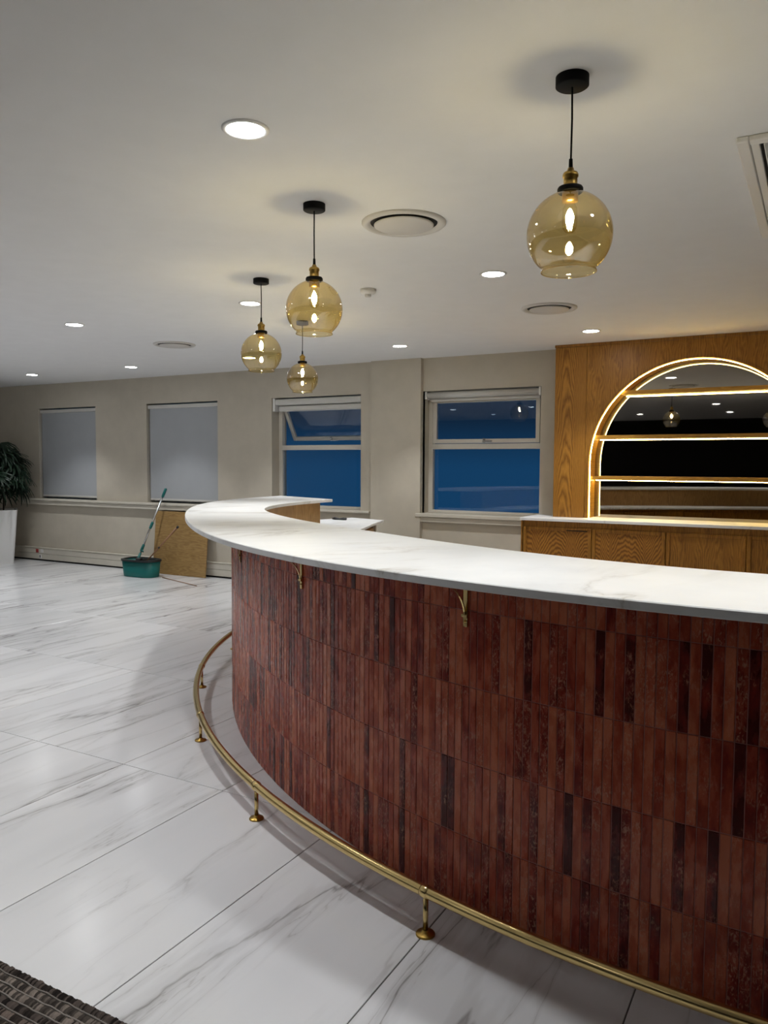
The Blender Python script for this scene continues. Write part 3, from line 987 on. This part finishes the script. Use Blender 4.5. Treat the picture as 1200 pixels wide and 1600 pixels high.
# back bar lower cabinet and its stone top
BX0, BX1, BY = -2.575, 0.62, 7.41
back = thing('back_bar_cabinet', 'low oak cabinet with framed doors under the arched mirror', 'cabinet', ((BX0 + BX1) / 2, 7.66, 0))
obj('carcass', MB().box(BX0, BX1, BY + 0.022, WALL_Y, 0.08, TOPZ - 0.030, 0.002), MAT['oak_plain'], back)
obj('plinth', MB().box(BX0 + 0.03, BX1 - 0.03, BY + 0.06, WALL_Y, 0, 0.08), MAT['shadow'], back)
obj('end_panel', MB().box(BX0 - 0.016, BX0 - 0.001, BY, WALL_Y, 0.0, TOPZ - 0.030, 0.001), MAT['oak_plain'], back)
seams = [-2.572, -1.892, -1.222, -0.556, 0.06, 0.616]
for k in range(5):
    a, b = seams[k] + 0.003, seams[k + 1] - 0.003
    z0, z1 = 0.10, 0.898
    d = obj('door', MB().box(a + 0.03, b - 0.03, BY + 0.010, BY + 0.020, z0 + 0.03, z1 - 0.03), MAT['oak_door'] if k < 2 else MAT['oak_plain'], back)
    fw_ = 0.034
    f = MB()
    # frame with a sloping inner lip
    for (x0, x1, q0, q1) in ((a, a + fw_, z0, z1), (b - fw_, b, z0, z1), (a + fw_, b - fw_, z0, z0 + fw_), (a + fw_, b - fw_, z1 - fw_, z1)):
        f.box(x0, x1, BY, BY + 0.021, q0, q1, 0.004)
    obj('door_frame', f, MAT['oak_plain'], d)
    if k == 0:
        obj('finger_pull', MB().box(b - 0.24, b - 0.04, BY - 0.001, BY + 0.003, z1 - 0.030, z1 - 0.020), MAT['shadow'], d)
tag(obj('countertop', MB().box(BX0 - 0.02, BX1 + 0.02, 7.385, WALL_Y, TOPZ - 0.028, TOPZ, 0.003), MAT['stone']),
    'straight white stone top of the oak cabinet below the arched mirror', 'countertop')

# ------------------------------------------------------------------ things along the left wall
# palm in a white tapered planter
pc = Vector((-10.74, 7.345, 0))
palm = thing('potted_palm', 'dark green palm in a tall white tapered planter at the left edge', 'potted plant', tuple(pc))
pm = MB()
def sq(h, z, c=0.02):
    return [(pc.x - h + c, pc.y - h, z), (pc.x + h - c, pc.y - h, z), (pc.x + h, pc.y - h + c, z), (pc.x + h, pc.y + h - c, z), (pc.x + h - c, pc.y + h, z), (pc.x - h + c, pc.y + h, z), (pc.x - h, pc.y + h - c, z), (pc.x - h, pc.y - h + c, z)]
pm.sweep([sq(0.235, 0.0), sq(0.30, 0.80), sq(0.275, 0.80), sq(0.262, 0.72)], caps=False)
pm.add(sq(0.235, 0.0), [tuple(range(8))])
turn = Matrix.Translation(pc) @ Matrix.Rotation(rad(54), 4, 'Z') @ Matrix.Translation(-pc)
obj('planter', pm.xform(turn), MAT['pot'], palm)
obj('soil', MB().add(sq(0.262, 0.735), [tuple(range(8))]).xform(turn), MAT['soil'], palm)
# palmate fan: nine strap blades
def fan_mesh():
    m = MB()
    for k in range(9):
        a = rad(-78 + 156 * k / 8)
        L = 0.34 * (1 - 0.25 * abs(k - 4) / 4)
        wv = 0.017
        d = Vector((math.sin(a), math.cos(a), 0))
        n_ = Vector((d.y, -d.x, 0))
        rr = []
        for t_, ww, dz in ((0.04, 0.3, 0), (0.35, 1.0, 0.02), (0.7, 0.85, -0.01), (0.92, 0.5, -0.06), (1.0, 0.12, -0.085)):
            c = d * (L * t_) + Vector((0, 0, dz))
            rr.append((c - n_ * wv * ww, c + Vector((0, 0, -0.006)), c + n_ * wv * ww))
        vs = [v for r_ in rr for v in r_]
        fs = []
        for i in range(4):
            o = i * 3
            fs += [(o, o + 1, o + 4, o + 3), (o + 1, o + 2, o + 5, o + 4)]
        m.add(vs, fs, True)
    return m.mesh('leaf', MAT['leaf'])
fan = fan_mesh()
prng = random.Random(5)
for (ex, ey, ez, la, tl) in ((-10.42, 7.30, 1.52, 0.35, -12), (-10.38, 7.34, 1.40, 0.1, -38), (-10.45, 7.20, 1.60, 0.75, 12), (-10.46, 7.12, 1.25, -0.3, -45)):
    end = Vector((ex, ey, ez))
    base = Vector((pc.x + 0.06, pc.y, ez - 0.12))
    obj('leaf_stalk', MB().tube([tuple(base), tuple((base + end) / 2 + Vector((0, 0, 0.03))), tuple(end)], 0.004, 5), MAT['stem'], palm)
    o = bpy.data.objects.new('leaf', fan)
    Mx = Matrix.Translation(end) @ Matrix.Rotation(la - PI / 2, 4, 'Z') @ Matrix.Rotation(rad(tl), 4, 'X') @ Matrix.Scale(1.2, 4)
    tip = max((Mx @ Vector(v.co)).y for v in fan.vertices)
    if tip > 7.80:
        Mx = Matrix.Translation((0, 7.80 - tip, 0)) @ Mx
    o.matrix_world = Mx
    link(o, palm, world=Mx)
obj('stem', MB().tube([(pc.x + 0.05, pc.y, 0.72), (pc.x + 0.07, pc.y, 1.2), (pc.x + 0.06, pc.y, 1.58)], [0.012, 0.011, 0.007], 7), MAT['stem'], palm)
for k in range(16):
    a = prng.uniform(0, 2 * PI)
    r0 = prng.uniform(0.03, 0.16)
    bx, by = pc.x + r0 * math.cos(a), pc.y + r0 * math.sin(a)
    hgt = prng.uniform(0.5, 1.05)
    lean = prng.uniform(0.02, 0.14)
    tp = Vector((bx + lean * math.cos(a), by + lean * math.sin(a), 0.73 + hgt))
    obj('stem', MB().tube([(bx, by, 0.72), ((bx + tp.x) / 2, (by + tp.y) / 2, 0.73 + hgt * 0.55), tuple(tp)], [0.011, 0.010, 0.007], 7), MAT['stem'], palm)
    for q in range(6):
        la = a + prng.uniform(-2.2, 2.2) if q else a
        hz = tp.z - 0.13 * q * prng.uniform(0.7, 1.3)
        if hz < 0.95:
            continue
        out = prng.uniform(0.12, 0.36)
        t_ = max(0.0, (hz - 0.73) / hgt)
        base = Vector((bx + (tp.x - bx) * t_, by + (tp.y - by) * t_, hz))
        end = base + Vector((math.cos(la) * out, math.sin(la) * out, prng.uniform(0.02, 0.14)))
        end.y = min(end.y, 7.62)
        obj('leaf_stalk', MB().tube([tuple(base), tuple((base + end) / 2 + Vector((0, 0, 0.02))), tuple(end)], 0.004, 5), MAT['stem'], palm)
        o = bpy.data.objects.new('leaf', fan)
        Mx = Matrix.Translation(end) @ Matrix.Rotation(la - PI / 2, 4, 'Z') @ Matrix.Rotation(rad(prng.uniform(-55, 10)), 4, 'X') @ Matrix.Rotation(rad(prng.uniform(-25, 25)), 4, 'Y') @ Matrix.Scale(prng.uniform(0.8, 1.15), 4)
        tip = max((Mx @ Vector(v.co)).y for v in fan.vertices)
        if tip > 7.80:
            Mx = Matrix.Translation((0, 7.80 - tip, 0)) @ Mx
        o.matrix_world = Mx
        link(o, palm, world=Mx)

# oak board leaning under the sill
def lean_mx(x, y, ang_, z=0.0):
    return Matrix.Translation((x, y, z)) @ Matrix.Rotation(rad(ang_), 4, 'X')
board = MB().box(-0.47, 0.47, -0.018, 0.0, 0.0, 0.85, 0.002).xform(lean_mx(-7.48, 7.765, -5.2, 0.0))
tag(obj('oak_board', board, MAT['oak_board']), 'loose square oak board leaning on the wall behind the mop bucket', 'board')

# mop bucket
bk = Vector((-7.86, 7.46, 0))
buck = thing('mop_bucket', 'teal plastic mop bucket with a dark rim standing before the oak board', 'bucket', tuple(bk))
def oval(hx, hy, z, n=40, e=3.2):
    out = []
    for k in range(n):
        a = 2 * PI * k / n
        ca, sa = math.cos(a), math.sin(a)
        out.append((bk.x + hx * math.copysign(abs(ca) ** (2 / e), ca), bk.y + hy * math.copysign(abs(sa) ** (2 / e), sa), z))
    return out
obj('tub', MB().sweep([oval(0.255, 0.135, 0.002), oval(0.275, 0.155, 0.215), oval(0.265, 0.145, 0.215), oval(0.245, 0.125, 0.02)], caps=False, smooth=True)
    .add(oval(0.255, 0.135, 0.002), [tuple(range(40))]).add(oval(0.245, 0.125, 0.03), [tuple(range(40))]), MAT['teal'], buck)
obj('rim', MB().sweep([oval(0.276, 0.156, 0.205), oval(0.284, 0.166, 0.207), oval(0.284, 0.166, 0.232), oval(0.262, 0.142, 0.232), oval(0.262, 0.142, 0.216)], caps=False, smooth=False), MAT['grim'], buck)
obj('wringer', MB().sweep([oval(0.12, 0.13, 0.150), oval(0.13, 0.14, 0.226), oval(0.10, 0.11, 0.226), oval(0.09, 0.10, 0.16)], caps=False)
    .xform(Matrix.Translation((0.11, 0, 0))), MAT['grim'], buck)
obj('pour_grip', MB().box(bk.x + 0.06, bk.x + 0.14, bk.y - 0.16, bk.y - 0.10, 0.225, 0.262, 0.008), MAT['blackp'], buck)

# mop standing in the bucket, leaning on the sill
mop = thing('mop', 'teal and steel handled mop standing in the bucket and leaning on the sill', 'mop', (bk.x - 0.12, bk.y, 0.03))
A = Vector((-7.985, 7.46, 0.10))
B = Vector((-7.735, 7.80, 1.16))
def along(t_):
    return A + (B - A) * t_
obj('handle', MB().tube([along(0.05), along(0.98)], 0.0125, 12), MAT['steel'], mop)
obj('grip', MB().tube([along(0.885), along(0.89), along(0.99), along(1.0)], [0.013, 0.019, 0.019, 0.014], 12), MAT['teal'], mop)
obj('sleeve', MB().tube([along(0.49), along(0.50), along(0.565), along(0.575)], [0.014, 0.019, 0.019, 0.014], 12), MAT['teal'], mop)
lk = obj('joint', MB().tube([along(0.205), along(0.215), along(0.285), along(0.295)], [0.015, 0.021, 0.019, 0.014], 12), MAT['teal'], mop)
obj('latch', MB().tube([along(0.225) + Vector((0.015, -0.01, 0)), along(0.21) + Vector((0.05, -0.015, 0)), along(0.20) + Vector((0.055, -0.015, 0))], 0.009, 8), MAT['teal'], lk)
obj('neck', MB().tube([along(0.03), along(0.185)], [0.022, 0.017], 12), MAT['teal'], mop)
obj('mop_head', MB().sweep([oval(0.115, 0.10, 0.035), oval(0.125, 0.11, 0.08), oval(0.06, 0.06, 0.125)]).xform(Matrix.Translation((-0.125, 0, 0))), MAT['white'], mop)

br = thing('brush_stick', 'thin brown wooden stick with a dark tip slanting from the bucket across the oak board', 'stick', (bk.x + 0.1, bk.y - 0.02, 0.05))
A2, B2 = Vector((-7.73, 7.40, 0.19)), Vector((-7.30, 7.55, 0.665))
obj('stick', MB().tube([A2, A2 + (B2 - A2) * 0.45, B2], [0.008, 0.011, 0.014], 10), MAT['stick'], br)
obj('tip', MB().tube([B2 - (B2 - A2) * 0.01, B2 + (B2 - A2) * 0.035], [0.0145, 0.017], 10), MAT['grim'], br)
obj('ferrule', MB().tube([A2 + (B2 - A2) * 0.42, A2 + (B2 - A2) * 0.46], 0.0125, 10), MAT['grim'], br)
obj('scrubber', MB().sweep([oval(0.045, 0.035, 0.06), oval(0.05, 0.04, 0.15), oval(0.025, 0.025, 0.20)]).xform(Matrix.Translation((0.125, -0.055, 0))), MAT['grim'], br)
tag(obj('thin_rod', MB().tube([(-7.50, 7.48, 0.0055), (-7.05, 7.325, 0.0055), (-6.63, 7.18, 0.0055)], 0.005, 8), MAT['stick']),
    'thin brown rod lying on the floor right of the mop bucket', 'rod')

# ------------------------------------------------------------------ woven rug in the near left corner
RX0, RX1, RY0, RY1 = -5.6, 3.3, -4.2, 1.418  # unseen part of the rug enlarged to cut light bouncing off the floor
rug = thing('woven_rug', 'brown and grey woven loop rug in the near left corner of the floor', 'rug', ((RX0 + RX1) / 2, (RY0 + RY1) / 2, 0))
def yarn():
    m = mat('woven_yarn', (0.1, 0.08, 0.07), 0.95, spec=0.1)
    t = NT(m)
    at = t.n('ShaderNodeAttribute', attribute_name='tint')
    n1 = t.noise(t.pos(), 300, 2)
    c = t.mix(0.5, at.outputs['Color'], t.ramp(n1, [(0.3, (0.5, 0.5, 0.5)), (0.7, (1, 1, 1))]), 'MULTIPLY')
    t.l(c, t.b.inputs['Base Color'])
    return m
MAT['yarn'] = yarn()
def rugbase():
    m = mat('rug_backing', (0.05, 0.042, 0.036), 0.95, spec=0.1)
    t = NT(m)
    n1 = t.noise(t.mapping(t.pos(), (1, 30, 1)), 3, 3)
    t.l(t.ramp(n1, [(0.4, (0.035, 0.028, 0.024)), (0.6, (0.13, 0.115, 0.10))]), t.b.inputs['Base Color'])
    return m
obj('backing', MB().box(RX0, RX1, RY0, RY1 - 0.003, 0.0005, 0.007), rugbase(), rug)
tm, tc = MB(), []
yrng = random.Random(3)
BAND = 0.031
nb = int((RY1 - 0.55) / BAND)
for j in range(nb):
    y1 = RY1 - j * BAND
    shade = yrng.choice([(0.085, 0.066, 0.056), (0.05, 0.040, 0.035), (0.12, 0.10, 0.086), (0.10, 0.083, 0.066)])
    x = -2.7
    while x < -0.9:
        s_ = yrng.uniform(0.25, 0.8) if yrng.random() > 0.4 else yrng.uniform(1.3, 2.4)
        c = tuple(min(0.5, v * s_) for v in shade) + (1,)
        sk = yrng.uniform(-0.002, 0.002)
        h = yrng.uniform(0.012, 0.016)
        wv = yrng.uniform(0.0024, 0.0034)
        y0_, y1_ = y1 - BAND * 0.80 + yrng.uniform(-.002, .002), y1 + yrng.uniform(-.002, .003)
        vs = [(x - wv, y0_, 0.006), (x + wv, y0_, 0.006), (x + wv + sk, y1_, 0.006), (x - wv + sk, y1_, 0.006),
              (x, (y0_ * 3 + y1_) / 4, h), (x + sk, (y0_ + y1_ * 3) / 4, h)]
        fs = [(0, 1, 4), (1, 2, 5, 4), (2, 3, 5), (3, 0, 4, 5)]
        tm.add(vs, fs, True)
        tc += [c] * 4
        x += yrng.uniform(0.0058, 0.0078)
    # pale thread between the tuft rows
    pts = [(-2.7 + 0.03 * k, y1 - BAND * 0.90 + yrng.uniform(-.003, .003), 0.0088) for k in range(61)]
    n0 = len(tm.f)
    tm.tube(pts, 0.0024, 5)
    g_ = yrng.uniform(0.8, 1.2)
    tc += [(0.26 * g_, 0.235 * g_, 0.21 * g_, 1)] * (len(tm.f) - n0)
me = tm.mesh('pile', MAT['yarn'])
paint_faces(me, tc)
tag(obj('pile', me, None, rug), kind='stuff')
